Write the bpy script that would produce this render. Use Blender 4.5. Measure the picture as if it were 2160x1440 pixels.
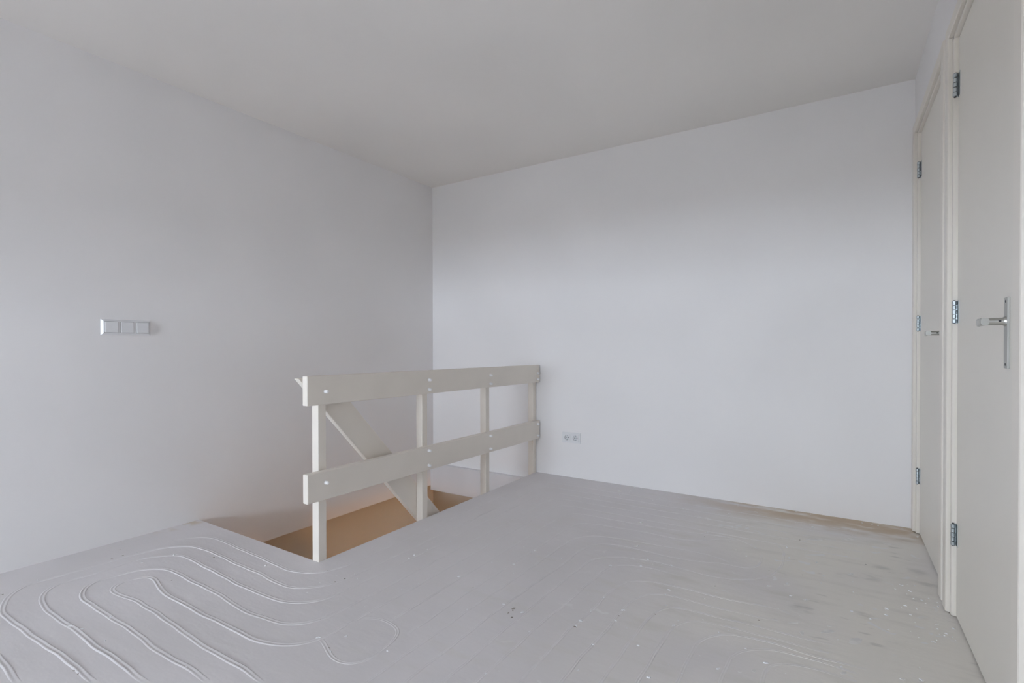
import bpy, bmesh, math, random
from mathutils import Vector, Matrix
random.seed(7)
for o in list(bpy.data.objects): bpy.data.objects.remove(o)
SC = bpy.context.scene
COL = SC.collection

# ------------------------------------------------------------------ camera
cam_d = bpy.data.cameras.new('camera')
cam = bpy.data.objects.new('camera', cam_d)
COL.objects.link(cam)
cam_d.sensor_width = 36.0
cam_d.lens = 36.0 * 1071.017 / 2160.0
cam_d.shift_y = 21.01 / 2160.0
cam_d.clip_start = 0.02
FW = Vector((-0.5388820, 0.8423456, -0.0077476))
RT = Vector((0.8423763, 0.5388877, -0.0015207))
UP = Vector((-0.0028941, 0.0073459, 0.9999688))
m = Matrix(((RT.x, UP.x, -FW.x, 0), (RT.y, UP.y, -FW.y, 0), (RT.z, UP.z, -FW.z, 1.0), (0, 0, 0, 1)))
cam.matrix_world = m
SC.camera = cam

# ------------------------------------------------------------------ view, world, lights
SC.view_settings.view_transform = 'Standard'
SC.view_settings.look = 'None'
SC.view_settings.gamma = 1.0
SC.view_settings.use_curve_mapping = False
SC.view_settings.exposure = 0.0
SC.cycles.diffuse_bounces = 6
SC.cycles.max_bounces = 8
SC.cycles.glossy_bounces = 2
SC.cycles.transmission_bounces = 2

wd = bpy.data.worlds.new('overcast_sky')
SC.world = wd
wd.use_nodes = True
wd.node_tree.nodes['Background'].inputs[0].default_value = (0.775, 0.88, 1.0, 1)
wd.node_tree.nodes['Background'].inputs[1].default_value = 93.0

# room measures (metres)
XL, XR, YB, YF, H = -3.126, 0.358, 3.538, -3.9, 2.4635
VX, VY = -2.033, 1.502          # stair opening: from XL to VX, from VY to YB
WX0, WX1, WZ0, WZ1 = -2.60, -1.40, 0.64, 1.28   # window behind the camera

def area(name, loc, rot, sx, sy, power, col):
    d = bpy.data.lights.new(name, 'AREA'); d.shape = 'RECTANGLE'; d.size = sx; d.size_y = sy
    d.energy = power; d.color = col
    o = bpy.data.objects.new(name, d); COL.objects.link(o); o.location = loc; o.rotation_euler = rot
    return o
# the sky's light is sampled through the window in the wall behind the camera
pt = area('window_portal', ((WX0+WX1)/2, YF-0.21, (WZ0+WZ1)/2), (math.pi/2, 0, 0), WX1-WX0, WZ1-WZ0, 1, (1, 1, 1))
pt.data.cycles.is_portal = True
# warm lamp of the storey below, under the floor slab
d = bpy.data.lights.new('downstairs_lamp', 'POINT'); d.energy = 21; d.color = (1.0, 0.53, 0.23); d.shadow_soft_size = 0.06
o = bpy.data.objects.new('downstairs_lamp', d); COL.objects.link(o); o.location = (-0.85, 3.15, -0.34)

# ------------------------------------------------------------------ materials
def mat(name, col, rough=0.6, metal=0.0, var=0.0, vscale=4.0, bump=0.0, bscale=200.0, col2=None, spec=0.5):
    M = bpy.data.materials.new(name); M.use_nodes = True
    N = M.node_tree.nodes; L = M.node_tree.links; B = N['Principled BSDF']
    B.inputs['Base Color'].default_value = (*col, 1); B.inputs['Roughness'].default_value = rough
    B.inputs['Metallic'].default_value = metal; B.inputs['Specular IOR Level'].default_value = spec
    tc = N.new('ShaderNodeTexCoord')
    if var or col2:
        n = N.new('ShaderNodeTexNoise'); n.inputs['Scale'].default_value = vscale; n.inputs['Detail'].default_value = 0
        L.new(tc.outputs['Object'], n.inputs['Vector'])
        mx = N.new('ShaderNodeMix'); mx.data_type = 'RGBA'
        c2 = col2 or tuple(c*(1-var) for c in col)
        mx.inputs[6].default_value = (*col, 1); mx.inputs[7].default_value = (*c2, 1)
        r = N.new('ShaderNodeMapRange'); r.inputs[1].default_value = 0.35; r.inputs[2].default_value = 0.7
        L.new(n.outputs['Fac'], r.inputs[0]); L.new(r.outputs[0], mx.inputs[0]); L.new(mx.outputs[2], B.inputs['Base Color'])
    if bump:
        n = N.new('ShaderNodeTexNoise'); n.inputs['Scale'].default_value = bscale; n.inputs['Detail'].default_value = 3
        L.new(tc.outputs['Object'], n.inputs['Vector'])
        b = N.new('ShaderNodeBump'); b.inputs['Strength'].default_value = bump; b.inputs['Distance'].default_value = 0.002
        L.new(n.outputs['Fac'], b.inputs['Height']); L.new(b.outputs[0], B.inputs['Normal'])
    return M

M_WALL = mat('white_wall_plaster', (0.90, 0.88, 0.875), 0.85, var=0.025, vscale=2.0, spec=0.3)
M_CEIL = mat('white_ceiling_spray', (0.93, 0.90, 0.865), 0.9, var=0.04, vscale=1.3, spec=0.2)
M_CREAM = mat('cream_satin_lacquer', (0.86, 0.81, 0.735), 0.38, var=0.02, vscale=6)
M_RAIL = mat('cream_painted_wood', (0.87, 0.81, 0.73), 0.45, var=0.02, vscale=9, bump=0.05, bscale=150)
M_DOOR = mat('door_lacquer', (0.845, 0.805, 0.735), 0.42, var=0.015, vscale=3)
M_ZINC = mat('zinc_plated_steel', (0.58, 0.63, 0.65), 0.34, 1.0)
M_ALU = mat('satin_aluminium', (0.56, 0.56, 0.53), 0.42, 1.0)
M_PLATE = mat('brushed_aluminium_plate', (0.50, 0.50, 0.475), 0.55, 0.5)
M_PLAS = mat('white_plastic', (0.82, 0.82, 0.83), 0.3)
M_DARK = mat('dark_gap_shade_and_screws', (0.05, 0.05, 0.055), 0.6)  # dark colour of the screws, also painted in for shade in gaps and holes
M_WHITE = mat('white_bolt_paint', (0.92, 0.92, 0.92), 0.35)
M_BEAM = mat('concrete_edge_paint', (0.78, 0.76, 0.77), 0.85, var=0.04, vscale=5, bump=0.2, bscale=160)
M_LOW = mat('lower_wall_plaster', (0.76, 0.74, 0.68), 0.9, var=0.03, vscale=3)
M_CHIPW = mat('white_plaster_crumb', (0.86, 0.86, 0.87), 0.8)
M_SPOT = mat('dried_filler_spot', (0.87, 0.85, 0.82), 0.8, var=0.12, vscale=40)
M_CHIPD = mat('dark_grit', (0.34, 0.30, 0.27), 0.9)
M_FRAME = mat('window_frame_paint', (0.80, 0.80, 0.80), 0.4)

SMUDGES = [(0.044,2.638,0.045,0.040),(0.128,2.692,0.045,0.045),(0.301,2.863,0.040,0.040),(0.179,2.828,0.040,0.040),(0.080,2.299,0.040,0.042),(-0.108,2.226,0.045,0.044),(0.257,2.546,0.040,0.040),(0.330,2.742,0.040,0.040),(0.289,3.294,0.046,0.040)]   # x, y, half length, half width of grey smudges on the screed
def floor_material(name, groove):
    M = bpy.data.materials.new(name); M.use_nodes = True
    N = M.node_tree.nodes; L = M.node_tree.links; B = N['Principled BSDF']
    B.inputs['Roughness'].default_value = 0.62; B.inputs['Specular IOR Level'].default_value = 0.35
    g = N.new('ShaderNodeNewGeometry'); P = g.outputs['Position']
    sx = N.new('ShaderNodeSeparateXYZ'); L.new(P, sx.inputs[0])
    def noise(s, det=5, stretch=None):
        n = N.new('ShaderNodeTexNoise'); n.inputs['Scale'].default_value = s; n.inputs['Detail'].default_value = det
        if stretch:
            mp = N.new('ShaderNodeMapping'); mp.inputs['Scale'].default_value = stretch
            L.new(P, mp.inputs[0]); L.new(mp.outputs[0], n.inputs['Vector'])
        else: L.new(P, n.inputs['Vector'])
        return n.outputs['Fac']
    def rng(v, a, b, c=0.0, d=1.0):
        r = N.new('ShaderNodeMapRange'); r.inputs[1].default_value = a; r.inputs[2].default_value = b
        r.inputs[3].default_value = c; r.inputs[4].default_value = d; r.interpolation_type = 'SMOOTHSTEP'
        L.new(v, r.inputs[0]); return r.outputs[0]
    def mul(a, b):
        q = N.new('ShaderNodeMath'); q.operation = 'MULTIPLY'
        for i, v in enumerate((a, b)):
            if isinstance(v, (int, float)): q.inputs[i].default_value = v
            else: L.new(v, q.inputs[i])
        return q.outputs[0]
    def mix(f, a, b):
        q = N.new('ShaderNodeMix'); q.data_type = 'RGBA'
        if isinstance(f, (int, float)): q.inputs[0].default_value = f
        else: L.new(f, q.inputs[0])
        for i, v in ((6, a), (7, b)):
            if isinstance(v, tuple): q.inputs[i].default_value = (*v, 1)
            else: L.new(v, q.inputs[i])
        return q.outputs[2]
    c = mix(rng(noise(1.6, 2), 0.35, 0.65), (0.79, 0.76, 0.77), (0.75, 0.72, 0.725))
    # beige-green screed towards the doors, its colour lightened to make up for weak light
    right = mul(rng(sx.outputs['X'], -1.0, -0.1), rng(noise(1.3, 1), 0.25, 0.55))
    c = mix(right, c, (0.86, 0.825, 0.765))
    # brushed smears parallel to the back wall
    smear = mul(rng(noise(4.0, 3, (1.0, 3.4, 1.0)), 0.50, 0.80), rng(sx.outputs['X'], -1.6, -0.3, 0.15, 0.7))
    c = mix(smear, c, (0.72,0.69,0.64))
    dark = mul(rng(noise(6.5, 2, (1.0, 3.2, 1.0)), 0.66, 0.74), rng(sx.outputs['X'], -0.5, 0.1, 0.0, 0.40))
    c = mix(dark, c, (0.48,0.465,0.43))
    sm = None
    for cx, cy, rx, ry in SMUDGES:
        mp = N.new('ShaderNodeMapping'); mp.inputs['Location'].default_value = (-cx/rx, -cy/ry, 0); mp.inputs['Scale'].default_value = (1/rx, 1/ry, 0)
        L.new(P, mp.inputs[0]); ln = N.new('ShaderNodeVectorMath'); ln.operation = 'LENGTH'; L.new(mp.outputs[0], ln.inputs[0])
        v_ = rng(ln.outputs['Value'], 1.4, 0.2)
        if sm is None: sm = v_
        else:
            q = N.new('ShaderNodeMath'); q.operation = 'MAXIMUM'; L.new(sm, q.inputs[0]); L.new(v_, q.inputs[1]); sm = q.outputs[0]
    c = mix(mul(mul(sm, rng(noise(11.0, 2, (1.0, 2.0, 1.0)), 0.38, 0.66)), 0.42), c, (0.46, 0.45, 0.42))
    # rusty brown stain along the foot of the back wall, and by the opening at the left wall
    st = mul(mul(rng(sx.outputs['Y'], 3.18, 3.45), rng(sx.outputs['X'], -1.1, -0.1)), rng(noise(5.0, 3, (1, 2.2, 1)), 0.30, 0.55))
    c = mix(mul(st, 0.95), c, (0.58,0.455,0.325))
    st2 = mul(mul(rng(sx.outputs['Y'], 1.18, 1.48), rng(sx.outputs['X'], -3.03, -3.10)), rng(noise(14.0, 1), 0.42, 0.6))
    c = mix(mul(st2, 0.6), c, (0.60,0.49,0.34))
    # dried white paint and filler flecks
    v = N.new('ShaderNodeTexVoronoi'); v.inputs['Scale'].default_value = 7.0
    mp = N.new('ShaderNodeMapping'); mp.inputs['Scale'].default_value = (1.0, 2.0, 1.0); L.new(P, mp.inputs[0])
    nz = N.new('ShaderNodeTexNoise'); nz.inputs['Scale'].default_value = 22.5; nz.inputs['Detail'].default_value = 0; L.new(P, nz.inputs['Vector'])
    av = N.new('ShaderNodeVectorMath'); av.operation = 'MULTIPLY_ADD'; av.inputs[1].default_value = (0.16, 0.16, 0.0)
    L.new(nz.outputs['Color'], av.inputs[0]); L.new(mp.outputs[0], av.inputs[2]); L.new(av.outputs[0], v.inputs['Vector'])
    fl = mul(mul(rng(v.outputs['Distance'], 0.20, 0.15), rng(noise(2.7, 0), 0.46, 0.56)), rng(sx.outputs['X'], -1.2, -0.4, 0.12, 0.9))
    c = mix(fl, c, (0.86,0.85,0.84))
    if groove:
        c = mix(rng(noise(18.0, 1), 0.4, 0.7, 0.15, 0.6), c, (0.81,0.79,0.795))
    L.new(c, B.inputs['Base Color'])
    b = N.new('ShaderNodeBump'); b.inputs['Strength'].default_value = 0.30; b.inputs['Distance'].default_value = 0.004
    ad = N.new('ShaderNodeMath'); ad.operation = 'ADD'
    L.new(noise(9.0, 3, (1.0, 2.5, 1.0)), ad.inputs[0]); L.new(mul(noise(90.0, 0), 0.12), ad.inputs[1])
    L.new(ad.outputs[0], b.inputs['Height']); L.new(b.outputs[0], B.inputs['Normal'])
    return M
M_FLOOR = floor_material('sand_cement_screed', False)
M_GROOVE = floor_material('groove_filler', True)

# ------------------------------------------------------------------ helpers
def obj(name, bm, M, parent=None, smooth=False):
    me = bpy.data.meshes.new(name); bm.normal_update(); bm.to_mesh(me); bm.free()
    me.materials.append(M)
    if smooth:
        for f in me.polygons: f.use_smooth = True
    o = bpy.data.objects.new(name, me); COL.objects.link(o)
    if parent: o.parent = parent
    return o
def empty(name, loc=(0, 0, 0)):
    o = bpy.data.objects.new(name, None); COL.objects.link(o); o.location = loc; o.empty_display_size = 0.1
    return o
def tag(o, label=None, cat=None, kind=None, group=None):
    if label: o['label'] = label
    if cat: o['category'] = cat
    if kind: o['kind'] = kind
    if group: o['group'] = group
    return o
def box(bm, x0, x1, y0, y1, z0, z1, bevel=0.0, seg=2):
    r = bmesh.ops.create_cube(bm, size=1.0)
    vs = r['verts']
    for v in vs:
        v.co = Vector((x0 + (v.co.x+.5)*(x1-x0), y0 + (v.co.y+.5)*(y1-y0), z0 + (v.co.z+.5)*(z1-z0)))
    if bevel:
        es = list({e for v in vs for e in v.link_edges})
        bmesh.ops.bevel(bm, geom=es, offset=bevel, segments=seg, affect='EDGES', profile=0.5)
    return bm
def prism(bm, pts, axis, a, b):
    """polygon pts extruded along axis from a to b; pts are the two other coordinates in xyz order"""
    def P(p, t):
        return Vector((t, p[0], p[1])) if axis == 0 else Vector((p[0], t, p[1])) if axis == 1 else Vector((p[0], p[1], t))
    A = [bm.verts.new(P(p, a)) for p in pts]; Bv = [bm.verts.new(P(p, b)) for p in pts]
    n = len(pts)
    bm.faces.new(A); bm.faces.new(Bv[::-1])
    for i in range(n): bm.faces.new((A[i], Bv[i], Bv[(i+1) % n], A[(i+1) % n]))
    bmesh.ops.recalc_face_normals(bm, faces=bm.faces[:])
    return bm
def tube(bm, p0, p1, r0, r1=None, seg=14, dome=0.0):
    r1 = r0 if r1 is None else r1
    p0 = Vector(p0); p1 = Vector(p1); ax = (p1-p0).normalized()
    s = ax.orthogonal().normalized(); t = ax.cross(s)
    rings = [(p0, r0), (p1, r1)]
    if dome: rings += [(p1 + ax*dome*0.6, r1*0.8), (p1 + ax*dome, r1*0.3)]
    R = []
    for c, r in rings:
        R.append([bm.verts.new(c + (s*math.cos(k*2*math.pi/seg) + t*math.sin(k*2*math.pi/seg))*r) for k in range(seg)])
    for a, b in zip(R, R[1:]):
        for k in range(seg): bm.faces.new((a[k], a[(k+1) % seg], b[(k+1) % seg], b[k]))
    bm.faces.new(R[0][::-1]); bm.faces.new(R[-1])
    return bm
B = bmesh.new
RUNS=[
    [(-2.905,1.284),(-2.842,1.368),(-2.752,1.401),(-2.645,1.400),(-2.435,1.393),(-2.279,1.385),(-2.152,1.381),(-2.056,1.379),(-1.977,1.402),(-1.940,1.429),(-1.905,1.500),(-1.895,1.680),(-1.895,2.410),(-1.895,3.220),(-1.865,3.290),(-1.795,3.320),(-0.922,3.325),(0.050,3.320)],
    [(-1.872,0.602),(-1.966,0.598),(-2.085,0.595),(-2.219,0.590),(-2.380,0.579),(-2.509,0.574),(-2.630,0.572),(-2.716,0.585),(-2.786,0.611),(-2.847,0.647),(-2.879,0.683),(-2.880,0.732),(-2.870,0.817),(-2.868,0.915),(-2.870,1.034),(-2.842,1.180),(-2.803,1.239),(-2.748,1.279),(-2.678,1.296),(-2.519,1.296),(-2.318,1.289),(-2.156,1.288),(-2.023,1.277),(-1.923,1.282),(-1.875,1.300),(-1.839,1.332),(-1.806,1.376),(-1.790,1.450),(-1.785,1.630),(-1.785,2.330),(-1.785,3.110),(-1.755,3.180),(-1.685,3.210),(-0.842,3.215),(0.100,3.210)],
    [(-1.735,0.685),(-1.829,0.681),(-1.929,0.681),(-2.094,0.675),(-2.242,0.679),(-2.335,0.672),(-2.474,0.671),(-2.585,0.674),(-2.650,0.682),(-2.728,0.707),(-2.772,0.743),(-2.787,0.783),(-2.781,0.817),(-2.771,0.862),(-2.772,0.906),(-2.771,0.957),(-2.790,1.067),(-2.758,1.118),(-2.697,1.178),(-2.637,1.199),(-2.553,1.201),(-2.340,1.190),(-2.147,1.181),(-1.980,1.183),(-1.885,1.183),(-1.806,1.204),(-1.750,1.240),(-1.715,1.310),(-1.700,1.490),(-1.700,2.205),(-1.700,3.000),(-1.670,3.070),(-1.600,3.100),(-0.790,3.105),(0.120,3.100)],
    [(-1.587,0.783),(-1.721,0.785),(-1.828,0.779),(-1.942,0.776),(-2.046,0.781),(-2.179,0.784),(-2.273,0.779),(-2.436,0.776),(-2.524,0.777),(-2.593,0.793),(-2.646,0.823),(-2.674,0.863),(-2.684,0.882),(-2.664,0.948),(-2.655,1.009),(-2.620,1.050),(-2.546,1.087),(-2.462,1.094),(-2.331,1.090),(-2.165,1.089),(-2.040,1.085),(-1.934,1.074),(-1.850,1.074),(-1.751,1.086),(-1.684,1.098),(-1.642,1.119),(-1.600,1.200),(-1.585,1.380),(-1.585,2.100),(-1.585,2.900),(-1.555,2.970),(-1.485,3.000),(-0.732,3.005),(0.120,3.000)],
    [(-1.447,0.872),(-1.543,0.876),(-1.594,0.875),(-1.697,0.871),(-1.840,0.873),(-1.931,0.876),(-2.049,0.878),(-2.166,0.887),(-2.276,0.885),(-2.344,0.885),(-2.422,0.872),(-2.484,0.863),(-2.535,0.870),(-2.562,0.893),(-2.574,0.927),(-2.571,0.971),(-2.549,1.003),(-2.507,1.016),(-2.445,1.008),(-2.388,0.987),(-2.297,0.974),(-2.233,0.969),(-2.152,0.978),(-2.039,0.974),(-1.933,0.977),(-1.824,0.980),(-1.729,0.982),(-1.649,0.989),(-1.588,1.007),(-1.542,1.033),(-1.508,1.068),(-1.493,1.099),(-1.490,1.200),(-1.485,1.380),(-1.485,2.045),(-1.485,2.790),(-1.455,2.860),(-1.385,2.890),(-0.693,2.895),(0.100,2.890)],
    [(-2.372,0.482),(-2.259,0.480),(-2.155,0.478),(-2.062,0.477)],
    [(-1.506,1.111),(-1.424,1.088),(-1.385,1.066),(-1.336,1.054),(-1.297,1.063),(-1.267,1.093),(-1.260,1.130),(-1.260,1.175),(-1.271,1.233),(-1.292,1.283),(-1.324,1.302),(-1.367,1.309),(-1.432,1.310),(-1.479,1.276)],
    [(-1.370,1.310),(-1.375,1.600),(-1.372,2.200),(-1.370,2.680),(-1.340,2.760),(-1.270,2.790),(-0.900,2.800),(-0.600,2.840),(-0.480,2.860),(-0.390,2.840),(-0.330,2.770)],
    [(-1.260,1.300),(-1.268,1.690),(-1.258,2.160),(-1.250,2.560),(-1.220,2.640),(-1.150,2.670),(-1.069,2.678),(-0.906,2.700),(-0.751,2.692),(-0.630,2.711),(-0.481,2.834),(-0.396,2.831)],
    [(-1.180,0.900),(-1.180,1.530),(-1.170,1.900),(-1.165,2.300),(-1.155,2.407),(-1.118,2.480),(-1.017,2.523),(-0.872,2.544),(-0.715,2.561),(-0.580,2.568),(-0.490,2.564),(-0.405,2.524)],
    [(-1.085,0.900),(-1.085,1.640),(-1.070,1.950),(-1.061,2.154),(-1.063,2.275),(-1.034,2.399),(-0.973,2.438),(-0.886,2.452),(-0.751,2.447),(-0.634,2.448),(-0.533,2.465),(-0.440,2.502),(-0.335,2.501),(-0.296,2.593),(-0.301,2.708)],
    [(-0.990,0.900),(-0.990,1.500),(-0.985,1.800),(-0.984,1.996),(-0.975,2.085),(-0.970,2.211),(-0.900,2.299),(-0.754,2.348),(-0.631,2.347),(-0.498,2.335),(-0.411,2.340),(-0.344,2.362),(-0.282,2.415),(-0.241,2.478),(-0.215,2.578),(-0.208,2.718),(-0.221,2.834),(-0.256,2.879)],
    [(-0.895,0.900),(-0.903,1.270),(-0.900,1.600),(-0.888,1.802),(-0.885,1.962),(-0.877,2.094),(-0.868,2.196),(-0.810,2.244),(-0.753,2.269),(-0.665,2.271),(-0.572,2.268)],
    [(-0.796,1.000),(-0.796,1.300),(-0.796,1.616),(-0.790,1.689),(-0.782,1.782),(-0.782,1.902),(-0.762,2.068),(-0.726,2.120),(-0.658,2.144),(-0.571,2.152),(-0.458,2.151),(-0.365,2.151),(-0.278,2.165),(-0.212,2.183),(-0.145,2.157)],
    [(-0.692,1.000),(-0.692,1.300),(-0.692,1.534),(-0.689,1.584),(-0.684,1.714),(-0.684,1.836),(-0.673,1.963),(-0.649,2.021),(-0.583,2.063),(-0.492,2.061),(-0.399,2.056),(-0.320,2.068),(-0.230,2.073),(-0.179,2.084)],
    [(-0.594,1.000),(-0.594,1.300),(-0.594,1.419),(-0.587,1.514),(-0.589,1.647),(-0.586,1.804),(-0.575,1.898),(-0.547,1.959),(-0.494,1.988),(-0.398,1.988),(-0.308,1.995),(-0.222,2.001),(-0.112,1.999),(-0.010,2.015)],
    [(-0.497,1.000),(-0.497,1.300),(-0.497,1.550),(-0.500,1.668),(-0.494,1.770),(-0.486,1.854),(-0.460,1.899),(-0.411,1.930),(-0.347,1.942),(-0.272,1.943),(-0.188,1.945),(-0.084,1.945),(-0.019,1.951)],
    [(-0.399,1.000),(-0.399,1.300),(-0.399,1.543),(-0.396,1.594),(-0.397,1.711),(-0.394,1.796),(-0.370,1.848),(-0.336,1.880),(-0.299,1.900),(-0.239,1.907),(-0.186,1.916),(-0.128,1.911),(-0.057,1.904),(0.019,1.910),(0.083,1.914)],
    [(-0.288,1.000),(-0.288,1.300),(-0.288,1.614),(-0.286,1.748),(-0.277,1.793),(-0.250,1.827),(-0.206,1.861),(-0.156,1.876),(-0.106,1.879),(-0.033,1.882),(0.059,1.874)],
    [(-0.186,1.000),(-0.186,1.300),(-0.186,1.679),(-0.183,1.740),(-0.164,1.793),(-0.126,1.817),(-0.069,1.833),(-0.009,1.830),(0.053,1.831)]]
CHIPS_WHITE=[(-1.274,3.369),(-1.236,3.284),(-1.212,3.424),(-0.873,2.197),(-0.752,2.266),(-0.747,2.353),(-0.635,2.348),(-0.780,1.907),(-0.782,1.774),(-0.788,1.693),(-0.786,1.652),(-0.682,1.849),(-0.680,1.763),(-0.568,2.153),(-0.580,2.105),(-0.581,2.059),(-0.554,1.973),(-0.490,1.845),(-0.345,1.883),(-0.253,1.831),(-0.397,1.586),(-0.477,1.513),(-0.689,1.577),(-0.559,1.657),(-0.938,2.828),(-0.487,3.030),(-0.539,3.261),(-0.306,2.467),(-0.239,2.362),(-0.173,2.427),(-0.155,2.317),(-0.100,2.314),(-0.046,2.597),(0.054,2.682),(0.060,2.489),(0.050,2.303),(0.163,2.398),(0.157,2.341),(0.235,2.669),(0.108,2.277),(0.165,1.914),(0.216,1.939),(0.361,3.397),(-0.843,2.485),(-0.688,2.512),(-0.362,2.645),(-0.208,2.869),(-0.417,2.697),(-0.187,2.732),(-0.077,2.743),(-0.585,2.873),(-0.109,3.270),(-0.187,1.780),(-0.308,1.670),(-1.678,2.030),(-1.480,2.020),(-1.387,1.737),(-1.493,1.596),(-1.392,1.534),(-1.187,1.534),(-1.090,1.642),(-0.998,1.631),(-0.908,1.530),(-0.903,1.262),(-1.504,1.109),(-1.400,1.080),(-1.247,1.182),(-1.714,1.802),(-1.706,1.758),(-1.706,1.887),(-1.746,1.484),(-1.793,1.509),(-1.430,1.165),(-1.250,2.159),(-1.254,1.971),(-0.558,1.656),(-0.748,2.355),(-0.843,2.487),(-0.874,2.199),(-0.782,1.773),(-0.781,1.901),(-2.889,1.098),(-2.733,1.060),(-2.694,1.180),(-2.273,0.779),(-2.322,0.674),(-2.262,0.689),(-2.106,0.706),(-1.717,0.785),(-2.209,1.349),(-1.942,0.973),(-1.505,1.108),(-1.917,1.278),(-2.902,0.735),(-2.457,1.013)]
CHIPS_DARK=[(-0.586,2.803),(-0.124,2.558),(0.115,2.838),(-0.428,2.242),(-0.253,2.526),(-0.159,3.015),(-0.681,1.801),(-0.572,1.885),(-0.239,2.046),(0.098,3.296),(-1.921,1.465),(-1.791,1.455),(-1.803,1.413),(-1.274,1.688),(-1.040,1.597),(-1.036,1.622),(-1.012,1.578),(-1.040,1.635),(-0.681,1.802),(-0.679,1.726),(-0.787,1.646),(-0.692,1.577),(-1.423,1.090),(-1.623,1.160),(-1.598,1.187),(-2.851,0.614),(-1.991,0.587),(-1.960,0.589),(-3.149,0.788),(-3.153,1.217),(-2.993,1.066),(-2.893,0.999),(-2.780,0.856),(-2.411,1.044),(-1.919,1.466),(-2.504,1.267),(-2.898,1.044)]
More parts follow.
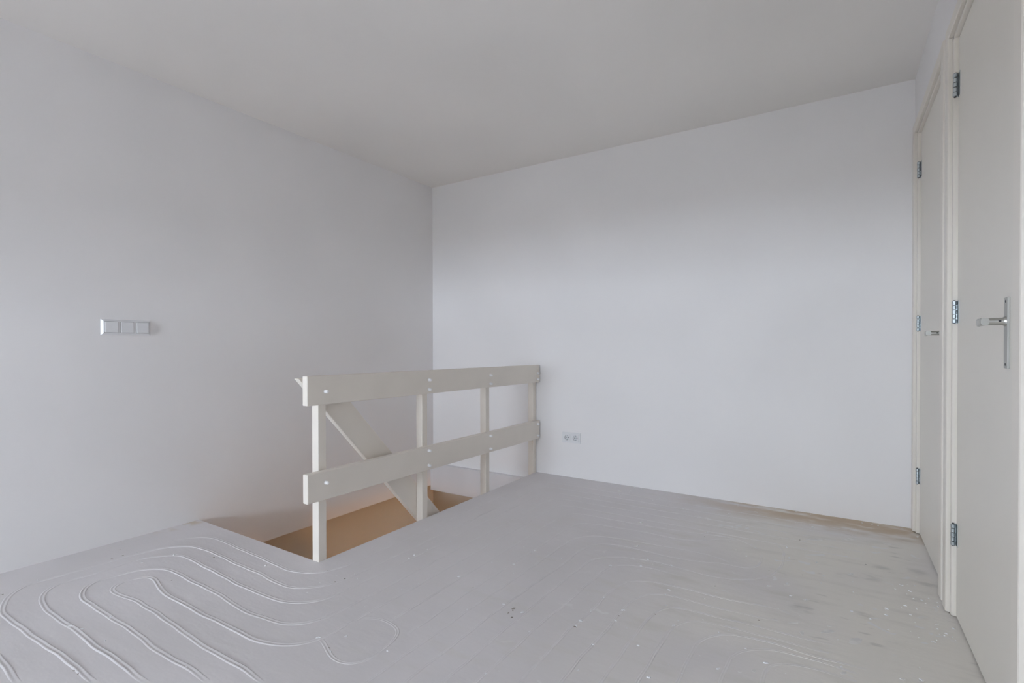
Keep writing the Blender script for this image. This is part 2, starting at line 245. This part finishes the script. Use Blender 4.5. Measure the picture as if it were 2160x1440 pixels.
PAINT_SPOTS=[[(-0.161,2.435),(-0.161,2.423),(-0.169,2.414),(-0.179,2.408),(-0.186,2.412),(-0.183,2.425),(-0.179,2.434),(-0.171,2.448),(-0.164,2.442)],
[(-0.227,2.370),(-0.225,2.365),(-0.234,2.358),(-0.242,2.352),(-0.246,2.355),(-0.248,2.360),(-0.241,2.367),(-0.235,2.374),(-0.227,2.377)],
[(0.065,2.688),(0.063,2.679),(0.056,2.671),(0.050,2.672),(0.043,2.670),(0.044,2.679),(0.050,2.687),(0.056,2.691),(0.064,2.696)],
[(-0.113,2.108),(-0.114,2.101),(-0.125,2.091),(-0.138,2.084),(-0.149,2.082),(-0.144,2.090),(-0.140,2.098),(-0.127,2.106),(-0.113,2.113)],
[(0.000,2.109),(-0.012,2.094),(-0.021,2.083),(-0.032,2.077),(-0.047,2.073),(-0.042,2.088),(-0.034,2.103),(-0.021,2.111),(-0.009,2.115)],
[(0.075,2.088),(0.071,2.072),(0.061,2.056),(0.047,2.050),(0.036,2.053),(0.038,2.072),(0.046,2.093),(0.062,2.106),(0.077,2.107)],
[(0.029,1.859),(0.025,1.852),(0.022,1.845),(0.016,1.841),(0.012,1.845),(0.013,1.853),(0.017,1.860),(0.022,1.862),(0.027,1.865)],
[(0.104,3.196),(0.091,3.176),(0.072,3.161),(0.047,3.139),(0.026,3.138),(0.043,3.163),(0.048,3.182),(0.074,3.197),(0.089,3.198)],
[(-0.058,3.088),(-0.058,3.075),(-0.088,3.048),(-0.114,3.041),(-0.143,3.028),(-0.130,3.047),(-0.124,3.064),(-0.091,3.083),(-0.056,3.103)],
[(-0.085,2.323),(-0.091,2.313),(-0.097,2.303),(-0.105,2.303),(-0.108,2.306),(-0.112,2.310),(-0.105,2.318),(-0.099,2.323),(-0.092,2.325)],
[(-0.242,1.694),(-0.244,1.690),(-0.247,1.687),(-0.251,1.683),(-0.253,1.685),(-0.255,1.688),(-0.253,1.693),(-0.248,1.695),(-0.244,1.696)],
[(-0.207,1.724),(-0.207,1.717),(-0.210,1.711),(-0.215,1.710),(-0.218,1.713),(-0.220,1.721),(-0.217,1.728),(-0.213,1.731),(-0.209,1.731)],
[(0.177,1.919),(0.175,1.915),(0.172,1.910),(0.168,1.909),(0.166,1.911),(0.168,1.915),(0.169,1.919),(0.173,1.922),(0.175,1.921)],
[(0.225,1.942),(0.222,1.936),(0.216,1.931),(0.210,1.926),(0.207,1.929),(0.207,1.933),(0.212,1.940),(0.218,1.945),(0.224,1.946)],
[(0.169,2.401),(0.167,2.396),(0.164,2.389),(0.158,2.386),(0.157,2.392),(0.157,2.397),(0.160,2.404),(0.165,2.406),(0.169,2.406)],
[(0.366,3.400),(0.364,3.391),(0.360,3.383),(0.357,3.384),(0.355,3.389),(0.354,3.398),(0.359,3.404),(0.363,3.412),(0.367,3.411)],
[(-0.146,2.324),(-0.147,2.319),(-0.150,2.313),(-0.155,2.313),(-0.158,2.314),(-0.159,2.317),(-0.157,2.322),(-0.152,2.325),(-0.148,2.326)],
[(-0.479,3.035),(-0.477,3.025),(-0.484,3.018),(-0.490,3.013),(-0.493,3.022),(-0.495,3.029),(-0.494,3.039),(-0.488,3.047),(-0.482,3.042)],
[(-0.927,2.835),(-0.928,2.826),(-0.932,2.817),(-0.941,2.815),(-0.952,2.813),(-0.955,2.823),(-0.947,2.833),(-0.940,2.840),(-0.929,2.845)],
[(-0.012,2.145),(-0.013,2.140),(-0.018,2.136),(-0.021,2.135),(-0.024,2.135),(-0.026,2.137),(-0.022,2.142),(-0.018,2.145),(-0.014,2.146)],
[(0.113,2.280),(0.112,2.275),(0.109,2.269),(0.106,2.271),(0.105,2.273),(0.103,2.276),(0.106,2.282),(0.110,2.286),(0.112,2.283)],
[(0.312,2.364),(0.310,2.358),(0.306,2.355),(0.303,2.352),(0.301,2.355),(0.302,2.360),(0.305,2.365),(0.308,2.367),(0.310,2.366)],
[(-0.843,2.485),(-0.844,2.480),(-0.847,2.475),(-0.852,2.474),(-0.858,2.472),(-0.856,2.478),(-0.857,2.484),(-0.851,2.488),(-0.844,2.490)],
[(-0.098,3.276),(-0.100,3.261),(-0.107,3.253),(-0.112,3.257),(-0.118,3.257),(-0.116,3.270),(-0.113,3.280),(-0.108,3.289),(-0.102,3.285)],
[(-0.581,2.875),(-0.579,2.867),(-0.585,2.861),(-0.591,2.860),(-0.596,2.863),(-0.600,2.868),(-0.595,2.876),(-0.590,2.882),(-0.584,2.880)],
[(0.240,2.673),(0.240,2.668),(0.236,2.662),(0.232,2.662),(0.227,2.662),(0.227,2.667),(0.232,2.674),(0.237,2.678),(0.239,2.675)],
[(-0.039,2.602),(-0.040,2.596),(-0.045,2.592),(-0.049,2.590),(-0.052,2.591),(-0.053,2.595),(-0.050,2.601),(-0.045,2.605),(-0.040,2.607)],
[(-0.094,2.037),(-0.094,2.026),(-0.097,2.019),(-0.100,2.018),(-0.103,2.026),(-0.107,2.038),(-0.103,2.053),(-0.098,2.050),(-0.094,2.050)],
[(-1.256,3.381),(-1.256,3.371),(-1.262,3.361),(-1.272,3.354),(-1.282,3.358),(-1.284,3.369),(-1.279,3.380),(-1.272,3.388),(-1.263,3.386)]]
# ------------------------------------------------------------------ room shell
# L-shaped floor slab with the stair opening cut out
bm = B()
prism(bm, [(XL, YF), (1.1, YF), (1.1, YB), (VX, YB), (VX, VY), (XL, VY)], 2, -0.255, 0.0)
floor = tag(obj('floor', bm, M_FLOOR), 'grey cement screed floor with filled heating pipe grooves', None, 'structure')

bm = B(); box(bm, XL-0.2, 1.1, YF-0.2, YB+0.45, H, H+0.15)
tag(obj('ceiling', bm, M_CEIL), 'plain white sprayed ceiling', None, 'structure')
bm = B(); box(bm, XL-0.35, XL, YF-0.2, YB+0.45, -0.257, H)
tag(obj('wall_left', bm, M_WALL), 'white plastered wall behind the stair opening', None, 'structure')
bm = B(); box(bm, XL, 1.1, YB, YB+0.45, -0.055, H)
wb = tag(obj('wall_back', bm, M_WALL), 'white plastered far wall with a double socket', None, 'structure')
bm = B(); box(bm, XL, VX+0.3, YB-0.038, YB+0.25, -0.298, -0.055, 0.003)
obj('slab_edge', bm, M_BEAM, wb)

# right wall with two door openings
YH1, YS1 = 3.536, 2.587        # far door frame, hinge side / lock side
YH2, YS2 = 2.548, 1.580        # near door frame
ZT = 2.197                     # top of the door frames
bm = B()
box(bm, XR, XR+0.09, YF, YB, ZT-0.01, H)
box(bm, XR, XR+0.09, YH2-0.012, YS1+0.012, 0, ZT-0.01)
box(bm, XR, XR+0.09, YF, YS2+0.012, 0, ZT-0.01)
box(bm, 1.02, 1.1, YF, YB, 0, H)  # unseen outer wall added to keep sky light out of the door gaps
tag(obj('wall_right', bm, M_WALL), 'white wall holding the two cream doors', None, 'structure')

# wall behind the camera with a window
bm = B()
box(bm, XL, 1.1, YF-0.2, YF, 0, WZ0); box(bm, XL, 1.1, YF-0.2, YF, WZ1, H)
box(bm, XL, WX0, YF-0.2, YF, WZ0, WZ1); box(bm, WX1, 1.1, YF-0.2, YF, WZ0, WZ1)
tag(obj('wall_front', bm, M_WALL), 'white wall with the window, behind the camera', None, 'structure')
win = tag(empty('window_1', ((WX0+WX1)/2, YF-0.12, WZ0)), 'wide window behind the camera', None, 'structure')
def wpart(name, M, *a, bevel=0.004):
    bm = B(); box(bm, *a, bevel=bevel)
    for v in bm.verts: v.co -= win.location
    return obj(name, bm, M, win)
wpart('window_frame', M_FRAME, WX0, WX1, YF-0.15, YF-0.09, WZ0, WZ0+0.05)
wpart('window_frame', M_FRAME, WX0, WX1, YF-0.15, YF-0.09, WZ1-0.05, WZ1)
for x in (WX0, (WX0+WX1)/2-0.025, WX1-0.05):
    wpart('window_frame', M_FRAME, x, x+0.05, YF-0.15, YF-0.09, WZ0+0.05, WZ1-0.05)
MG = bpy.data.materials.new('window_glass'); MG.use_nodes = True
N = MG.node_tree.nodes; Lk = MG.node_tree.links
tr_ = N.new('ShaderNodeBsdfTransparent'); gl_ = N.new('ShaderNodeBsdfGlossy'); gl_.inputs['Roughness'].default_value = 0.02
mx_ = N.new('ShaderNodeMixShader'); mx_.inputs[0].default_value = 0.05
Lk.new(tr_.outputs[0], mx_.inputs[1]); Lk.new(gl_.outputs[0], mx_.inputs[2]); Lk.new(mx_.outputs[0], N['Material Output'].inputs[0])
for a, b in ((WX0+0.05, (WX0+WX1)/2-0.025), ((WX0+WX1)/2+0.025, WX1-0.05)):
    wpart('pane', MG, a, b, YF-0.125, YF-0.119, WZ0+0.05, WZ1-0.05, bevel=0)
wpart('window_sill', M_FRAME, WX0, WX1, YF-0.09, YF+0.08, WZ0-0.03, WZ0+0.0)

# street level outside the windows
bm = B(); box(bm, -60, 60, -70, 60, -5.8, -5.6)
M_STREET = mat('paved_street', (0.30, 0.27, 0.23), 0.9, var=0.3, vscale=0.4)
tag(obj('floor_outside', bm, M_STREET), 'paved ground outside the window', None, 'structure')

# storey below, seen through the stair opening
LZ = -2.7
bm = B(); box(bm, XL-0.35, XL-0.22, YF, YB+0.45, LZ, -0.257)
tag(obj('wall_lower_left', bm, M_LOW), 'wall of the storey below, left of the stairs', None, 'structure')
bm = B(); box(bm, XL-0.22, 1.1, YB+0.25, YB+0.45, LZ, -0.055)
tag(obj('wall_lower_back', bm, M_LOW), 'wall of the storey below, behind the stairs', None, 'structure')
bm = B(); box(bm, XL-0.22, 1.1, YF-0.2, YF, LZ, 0.0)
tag(obj('wall_lower_front', bm, M_LOW), 'far end wall of the storey below', None, 'structure')
bm = B(); box(bm, 1.0, 1.1, YF, YB+0.25, LZ, -0.255)
tag(obj('wall_lower_right', bm, M_LOW), 'side wall of the storey below', None, 'structure')
bm = B(); box(bm, XL-0.35, 1.1, YF-0.2, YB+0.45, LZ-0.1, LZ)
tag(obj('floor_lower', bm, M_LOW), 'floor of the storey below', None, 'structure')

# ------------------------------------------------------------------ pipe grooves in the floor
def smooth_path(pts, step=0.012):
    P = [Vector((a, b, 0)) for a, b in pts]; out = []
    n = len(P)
    for i in range(n-1):
        p0, p1, p2, p3 = P[max(i-1, 0)], P[i], P[i+1], P[min(i+2, n-1)]
        k = max(2, int((p2-p1).length/step))
        for j in range(k):
            t = j/k
            out.append(0.5*((2*p1) + (p2-p0)*t + (2*p0-5*p1+4*p2-p3)*t*t + (3*p1-p0-3*p2+p3)*t**3))
    out.append(P[-1])
    for _ in range(14):      # even out the hand-laid wobble
        out = [out[0]] + [(out[i-1] + 2*out[i] + out[i+1])/4 for i in range(1, len(out)-1)] + [out[-1]]
    return out
for idx, pts in enumerate(RUNS):
    path = smooth_path(pts)
    bm = B(); prev = None
    ph = random.uniform(0, 50)
    for i, c in enumerate(path):
        a = path[max(i-1, 0)]; b = path[min(i+1, len(path)-1)]
        t = (b-a).normalized(); nn = Vector((-t.y, t.x, 0))
        # strong relief on the loops beside the left wall, nearly sanded flat elsewhere
        s = max(0.0, min(1.0, (1.62 - c.y)/0.25)) * max(0.0, min(1.0, (-1.25 - c.x)/0.35))
        w = 0.5 + 0.5*math.sin(i*0.045 + ph); w2 = 0.5+0.5*math.sin(i*0.11+1.7*ph)
        amp = 0.0009 + 0.0015*s*(0.6+0.4*w) + 0.0007*w2*w
        hw = 0.0055 + 0.0035*s
        end = min(1.0, i/10, (len(path)-1-i)/10)
        amp *= end
        wob = 0.0015*math.sin(i*0.21+ph) + 0.001*math.sin(i*0.53)
        if amp < 1e-5: amp = 1e-5
        prof = [(-1.25, -0.0004), (-0.95, amp*0.7), (-0.6, amp), (-0.25, amp*0.25), (0.25, amp*0.2), (0.6, amp*(0.75+0.3*w2)), (0.95, amp*0.6), (1.25, -0.0004)]
        row = [bm.verts.new(c + nn*(q*hw+wob) + Vector((0, 0, z))) for q, z in prof]
        if prev:
            for k in range(len(row)-1): bm.faces.new((prev[k+1], prev[k], row[k], row[k+1]))
        prev = row
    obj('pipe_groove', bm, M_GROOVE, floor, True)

def crumb(bm, x, y, r, flat):
    n = random.choice((4, 5, 6)); a0 = random.uniform(0, 6.28); el = random.uniform(1.0, 2.4); th = random.uniform(0, 3.14)
    base, top = [], []
    for k in range(n):
        a = a0 + k*6.283/n; rr = r*random.uniform(0.7, 1.2)
        dx, dy = rr*math.cos(a)*el, rr*math.sin(a)
        X, Y = dx*math.cos(th)-dy*math.sin(th), dx*math.sin(th)+dy*math.cos(th)
        base.append(bm.verts.new((x+X, y+Y, -0.0003)))
        top.append(bm.verts.new((x+X*0.6, y+Y*0.6, r*flat*random.uniform(0.7, 1.2))))
    bm.faces.new(top)
    for k in range(n): bm.faces.new((base[k], base[(k+1) % n], top[(k+1) % n], top[k]))
bm = B()
for x, y in CHIPS_WHITE: crumb(bm, x, y, random.uniform(0.0025, 0.006), 0.6)
for _ in range(160):
    x = random.uniform(-1.9, 0.3); y = random.uniform(1.2, 3.5)
    if x < -0.8 and random.random() < 0.5: continue
    crumb(bm, x, y, random.uniform(0.001, 0.0028), 0.5)
for _ in range(60):      # along the wall feet
    if random.random() < 0.6: crumb(bm, random.uniform(-2.0, 0.33), YB-random.uniform(0.004, 0.05), random.uniform(0.0015, 0.004), 0.7)
    else: crumb(bm, random.uniform(0.2, 0.36), random.uniform(2.2, 2.7), random.uniform(0.0015, 0.004), 0.7)
o = obj('plaster_crumbs', bm, M_CHIPW, floor); tag(o, 'white plaster crumbs scattered over the screed', None, 'stuff')
bm = B()
for pts in PAINT_SPOTS:
    cx = sum(p[0] for p in pts)/len(pts); cy = sum(p[1] for p in pts)/len(pts)
    lo = [bm.verts.new((x, y, -0.0002)) for x, y in pts]
    hi = [bm.verts.new((cx+(x-cx)*0.9, cy+(y-cy)*0.9, 0.0006)) for x, y in pts]
    bm.faces.new(hi)
    for k in range(len(pts)): bm.faces.new((lo[k], lo[(k+1) % len(pts)], hi[(k+1) % len(pts)], hi[k]))
bmesh.ops.recalc_face_normals(bm, faces=bm.faces[:])
o = obj('paint_spots', bm, M_SPOT, floor); tag(o, 'dried pale filler and paint spots near the doors', None, 'stuff')
bm = B()
for x, y in CHIPS_DARK: crumb(bm, x, y, random.uniform(0.0025, 0.005), 0.35)
o = obj('dark_grit', bm, M_CHIPD, floor); tag(o, 'dark grit and scuffs on the screed', None, 'stuff')

# ------------------------------------------------------------------ stair railing
rail = tag(empty('stair_railing', (-2.06, 1.524, 0.0)), 'cream painted wooden railing of posts and two planks around the stair opening', 'railing')
def rpart(name, bm, M, parent=None, smooth=False):
    par = parent or rail
    for v in bm.verts: v.co -= rail.location
    return obj(name, bm, M, par, smooth)
POSTS = [(1.5025, 1.546), (2.2055, 2.250), (2.8405, 2.885), (3.4895, 3.534)]
def ztop(y): return 0.8725 + (0.8625-0.8725)*(y-1.42)/2.11
def ztop0(y): return 0.7375 + (0.7230-0.7375)*(y-1.42)/2.11
def zlow(y): return 0.4285 + (0.4195-0.4285)*(y-1.42)/2.11
def zlow0(y): return 0.2950 + (0.2760-0.2950)*(y-1.42)/2.11
for y0, y1 in POSTS:
    bm = B(); box(bm, -2.080, VX, y0, y1, -0.25, ztop(y0)-0.012, 0.0025)
    rpart('post', bm, M_RAIL)
def plank(name, zt, zb, bolts):
    bm = B(); box(bm, VX, -1.998, 1.42, 3.530, 0, 1)
    for v in bm.verts:
        v.co.z = zt(v.co.y) if v.co.z > 0.5 else zb(v.co.y)
    bmesh.ops.bevel(bm, geom=bm.edges[:], offset=0.004, segments=3, affect='EDGES', profile=0.5)
    o = rpart(name, bm, M_RAIL)
    for y, z in bolts:
        bm = B(); tube(bm, (-2.0, y, z), (-1.9965, y, z), 0.0090, seg=12); tube(bm, (-1.9965, y, z), (-1.984, y, z), 0.0080, seg=12, dome=0.006)
        rpart('bolt', bm, M_WHITE, o)
plank('rail', ztop, ztop0, [(1.516, 0.797), (2.226, 0.812), (2.226, 0.757), (2.845, 0.811), (2.845, 0.7525), (3.495, 0.797), (3.495, 0.7485)])
plank('rail', zlow, zlow0, [(1.516, 0.3745), (2.221, 0.402), (2.221, 0.3165), (2.843, 0.3955), (2.843, 0.308), (3.495, 0.393), (3.495, 0.303)])
# sloping handrail plank of the stairs, fixed to the back of the posts
sl = -1.107
def zc(y): return 0.7033 + sl*(y-1.5727)
def zu(y): return 0.7258 + sl*(y-1.7286)
yt0 = 1.5727 + (0.858-0.7033)/sl; yt1 = 1.7286 + (0.858-0.7258)/sl
ye = 3.05
bm = B(); prism(bm, [(yt0, 0.858), (ye, zc(ye)), (ye+0.11, zc(ye)+0.1), (yt1, 0.858)], 0, -2.116, -2.0805)
bmesh.ops.bevel(bm, geom=bm.edges[:], offset=0.003, segments=2, affect='EDGES', profile=0.5)
tag(rpart('stair_handrail', bm, M_RAIL), 'sloping handrail plank running down the stairs')

# ------------------------------------------------------------------ doors
def door(name, label, yh, ys, hinges, lever_y, lever_z, plate_y):
    D = tag(empty(name, (XR, (yh+ys)/2, 0.0)), label, None, 'structure')
    def part(nm, bm, M, parent=None, smooth=False):
        for v in bm.verts: v.co -= D.location
        return obj(nm, bm, M, parent or D, smooth)
    zb = 0.004
    # frame profiles: face, small groove, rebate
    XF = 0.347
    def prof(y, s):   # s=-1: profile runs towards smaller y (hinge side), +1 towards larger y (lock side)
        q = [(0, 0.44), (0, XF+0.002), (0.003, XF), (0.058, XF), (0.061, XF+0.002), (0.061, 0.360), (0.0615, 0.367), (0.0655, 0.367), (0.066, 0.360), (0.086, 0.360), (0.088, 0.362), (0.088, 0.44)]
        return [(x, y+s*d_) for d_, x in q]
    bm = B(); prism(bm, prof(yh, -1), 2, zb, ZT); part('frame_jamb', bm, M_CREAM)
    bm = B(); prism(bm, prof(ys, 1), 2, zb, ZT); part('frame_jamb', bm, M_CREAM)
    q = [(0.44, ZT), (XF+0.002, ZT), (XF, ZT-0.003), (XF, 2.152), (XF+0.002, 2.150), (0.360, 2.150), (0.367, 2.1495), (0.367, 2.1465), (0.360, 2.146), (0.360, 2.137), (0.362, 2.136), (0.44, 2.136)]
    bm = B(); prism(bm, q, 1, ys+0.0605, yh-0.0605); part('frame_header', bm, M_CREAM)
    bm = B(); box(bm, 0.374, 0.414, ys+0.0905, yh-0.0905, 0.007, 2.1335, 0.0015); leaf = part('leaf', bm, M_DOOR)
    yk = yh-0.0893
    for z0, z1 in hinges:
        bm = B()
        box(bm, 0.3725, 0.3745, yk-0.026, yk+0.001, z0, z1)      # plate on the leaf
        box(bm, 0.3605, 0.3745, yk+0.0006, yk+0.0022, z0, z1)    # plate on the rebate
        hg = part('hinge', bm, M_ZINC)
        n = 5; g = (z1-z0)/n; xk = 0.3635; ykk = yk-0.004
        bm = B()
        for k in range(n):
            tube(bm, (xk, ykk, z0+k*g+0.0013), (xk, ykk, z0+(k+1)*g-0.0013), 0.0072 if k % 2 == 0 else 0.0064, seg=14)
        part('knuckle', bm, M_ZINC, hg)
        bm = B(); tube(bm, (xk, ykk, z0-0.002), (xk, ykk, z1+0.002), 0.004, seg=10); part('pin', bm, M_DARK, hg)  # pin coloured dark to paint the shade between the knuckles
    # handle: long narrow plate, neck with a grub screw, flat lever
    zl = lever_z
    bm = B(); box(bm, 0.3685, 0.3745, plate_y-0.0165, plate_y+0.0165, zl-0.122, zl+0.062, 0.0015)
    part('handle_plate', bm, M_PLATE, leaf)
    for dz in (-0.112, 0.052):
        bm = B(); tube(bm, (0.3695, plate_y, zl+dz), (0.3678, plate_y, zl+dz), 0.0035, seg=10)
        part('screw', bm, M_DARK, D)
    bm = B(); tube(bm, (0.3700, plate_y, zl), (0.3640, plate_y, zl), 0.0135, 0.0115, seg=20)
    tube(bm, (0.3645, plate_y, zl), (0.3190, plate_y, zl), 0.0098, 0.0095, seg=20)
    lv = B()
    part('handle_neck', bm, M_ALU, leaf, False)
    # lever: swept from the neck towards the hinge side
    path = [(0.327, plate_y-0.011, 0.0095, 0.0085), (0.3262, plate_y+0.012, 0.0098, 0.0080), (0.3265, plate_y+0.035, 0.0100, 0.0062), (0.3275, plate_y+0.065, 0.0103, 0.0050), (0.3285, lever_y, 0.0106, 0.0045)]
    prev = None
    for x, y, rz, rx in path:
        row = [lv.verts.new((x+rx*math.copysign(abs(math.cos(t))**0.6, math.cos(t)), y, zl+rz*math.copysign(abs(math.sin(t))**0.6, math.sin(t)))) for t in [k*math.pi/8 for k in range(16)]]
        if prev:
            for k in range(16): lv.faces.new((prev[k], prev[(k+1) % 16], row[(k+1) % 16], row[k]))
        else: lv.faces.new(row)
        prev = row
    lv.faces.new(prev[::-1]); bmesh.ops.recalc_face_normals(lv, faces=lv.faces[:])
    part('lever', lv, M_ALU, leaf)
    bm = B(); tube(bm, (0.356, plate_y-0.0090, zl+0.001), (0.356, plate_y-0.0102, zl+0.001), 0.0030, seg=10)
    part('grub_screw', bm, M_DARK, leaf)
    return D
door('door_1', 'cream flush door in the corner beside the far wall', YH1, YS1, [(0.269, 0.353), (1.085, 1.1645), (1.8975, 1.982)], 2.858, 1.058, 2.775)
door('door_2', 'cream flush door with long handle plate, nearest the camera', YH2, YS2, [(0.267, 0.347), (1.0865, 1.169), (1.917, 2.003)], 1.868, 1.066, 1.800)

# ------------------------------------------------------------------ light switches and socket
S = tag(empty('light_switch', (XL, 1.148, 1.106)), 'triple white light switch panel on the left wall', 'light switch')
def spart(nm, bm, M, parent=None):
    for v in bm.verts: v.co -= S.location
    return obj(nm, bm, M, parent or S)
y0, y1, z0, z1 = 1.0385, 1.2580, 1.0665, 1.1470
bm = B()
out = [(y0, z0), (y1, z0), (y1, z1), (y0, z1)]
c = 0.009
inn = [(y0+c, z0+c), (y1-c, z0+c), (y1-c, z1-c), (y0+c, z1-c)]
b0 = [bm.verts.new((XL, y, z)) for y, z in out]; b1 = [bm.verts.new((XL+0.002, y, z)) for y, z in out]
b2 = [bm.verts.new((XL+0.011, y, z)) for y, z in inn]
for a, b in ((b0, b1), (b1, b2)):
    for k in range(4): bm.faces.new((a[k], a[(k+1) % 4], b[(k+1) % 4], b[k]))
bm.faces.new(b2); bm.faces.new(b0[::-1]); bmesh.ops.recalc_face_normals(bm, faces=bm.faces[:])
spart('switch_frame', bm, M_PLAS)
for a in (1.0525, 1.1215, 1.1905):
    bm = B(); box(bm, XL+0.0100, XL+0.0113, a-0.0010, a+0.0565, 1.0785, 1.1360); spart('switch_gap_shade', bm, M_DARK)  # dark sheet painted in for the shade around each rocker
    bm = B(); box(bm, XL+0.0100, XL+0.0150, a, a+0.0555, 1.0795, 1.1350)
    for v in bm.verts:
        if v.co.x > XL+0.012 and v.co.z < 1.1: v.co.x += 0.002
    bmesh.ops.bevel(bm, geom=bm.edges[:], offset=0.0018, segments=2, affect='EDGES', profile=0.5)
    spart('rocker', bm, M_PLAS)

K = tag(empty('wall_socket', (-1.718, YB, 0.305)), 'double white wall socket low on the far wall', 'socket')
def kpart(nm, bm, M, parent=None):
    for v in bm.verts: v.co -= K.location
    return obj(nm, bm, M, parent or K)
x0, x1, z0, z1 = -1.7945, -1.6425, 0.2655, 0.3445
bm = B()
for a in ((x0, x1, z1-0.0122, z1), (x0, x1, z0, z0+0.0122), (x0, -1.7812, z0+0.012, z1-0.012), (-1.7268, -1.7102, z0+0.012, z1-0.012), (-1.6558, x1, z0+0.012, z1-0.012)):
    box(bm, a[0], a[1], YB-0.009, YB, a[2], a[3], 0.0006, 1)
kpart('socket_frame', bm, M_PLAS)
M_RECESS = mat('socket_recess_plastic', (0.74, 0.74, 0.75), 0.4)
for cx in (-1.754, -1.683):
    cz = 0.305
    # insert with a real round recess
    bm = B(); n = 32; R1 = 0.0205; yf = YB-0.0120; yi = YB-0.0035
    sq = []
    for k in range(n):
        a = k*2*math.pi/n; ca, sa = math.cos(a), math.sin(a); q = 0.0275/max(abs(ca), abs(sa))
        sq.append((cx+q*ca, cz+q*sa, cx+R1*ca, cz+R1*sa))
    o0 = [bm.verts.new((s[0], YB-0.0010, s[1])) for s in sq]; o1 = [bm.verts.new((s[0], yf, s[1])) for s in sq]
    i1 = [bm.verts.new((s[2], yf, s[3])) for s in sq]
    for A_, B_ in ((o0, o1), (o1, i1)):
        for k in range(n): bm.faces.new((A_[k], A_[(k+1) % n], B_[(k+1) % n], B_[k]))
    bmesh.ops.recalc_face_normals(bm, faces=bm.faces[:])
    ins = kpart('socket_insert', bm, M_PLAS)
    bm = B(); i1 = [bm.verts.new((s[2], yf, s[3])) for s in sq]; i2 = [bm.verts.new((s[2], YB-0.0010, s[3])) for s in sq]
    for k in range(n): bm.faces.new((i1[k], i2[k], i2[(k+1) % n], i1[(k+1) % n]))
    bm.faces.new(i2); bmesh.ops.recalc_face_normals(bm, faces=bm.faces[:])
    kpart('recess', bm, M_RECESS, ins)
    for dx in (-0.0095, 0.0095):
        bm = B(); tube(bm, (cx+dx, YB-0.0010, cz), (cx+dx, YB-0.0018, cz), 0.0032, seg=12); kpart('pin_hole', bm, M_DARK, ins)  # dark discs stand in for the shade inside the holes
    for dz in (-0.0165, 0.0165):
        bm = B(); box(bm, cx-0.0028, cx+0.0028, YB-0.0105, YB-0.0010, cz+dz-0.0022, cz+dz+0.0022); kpart('earth_clip', bm, M_ZINC, ins)
    bm = B(); tube(bm, (cx, YB-0.0010, cz), (cx, YB-0.0020, cz), 0.0022, seg=10); kpart('screw', bm, M_ZINC, ins)
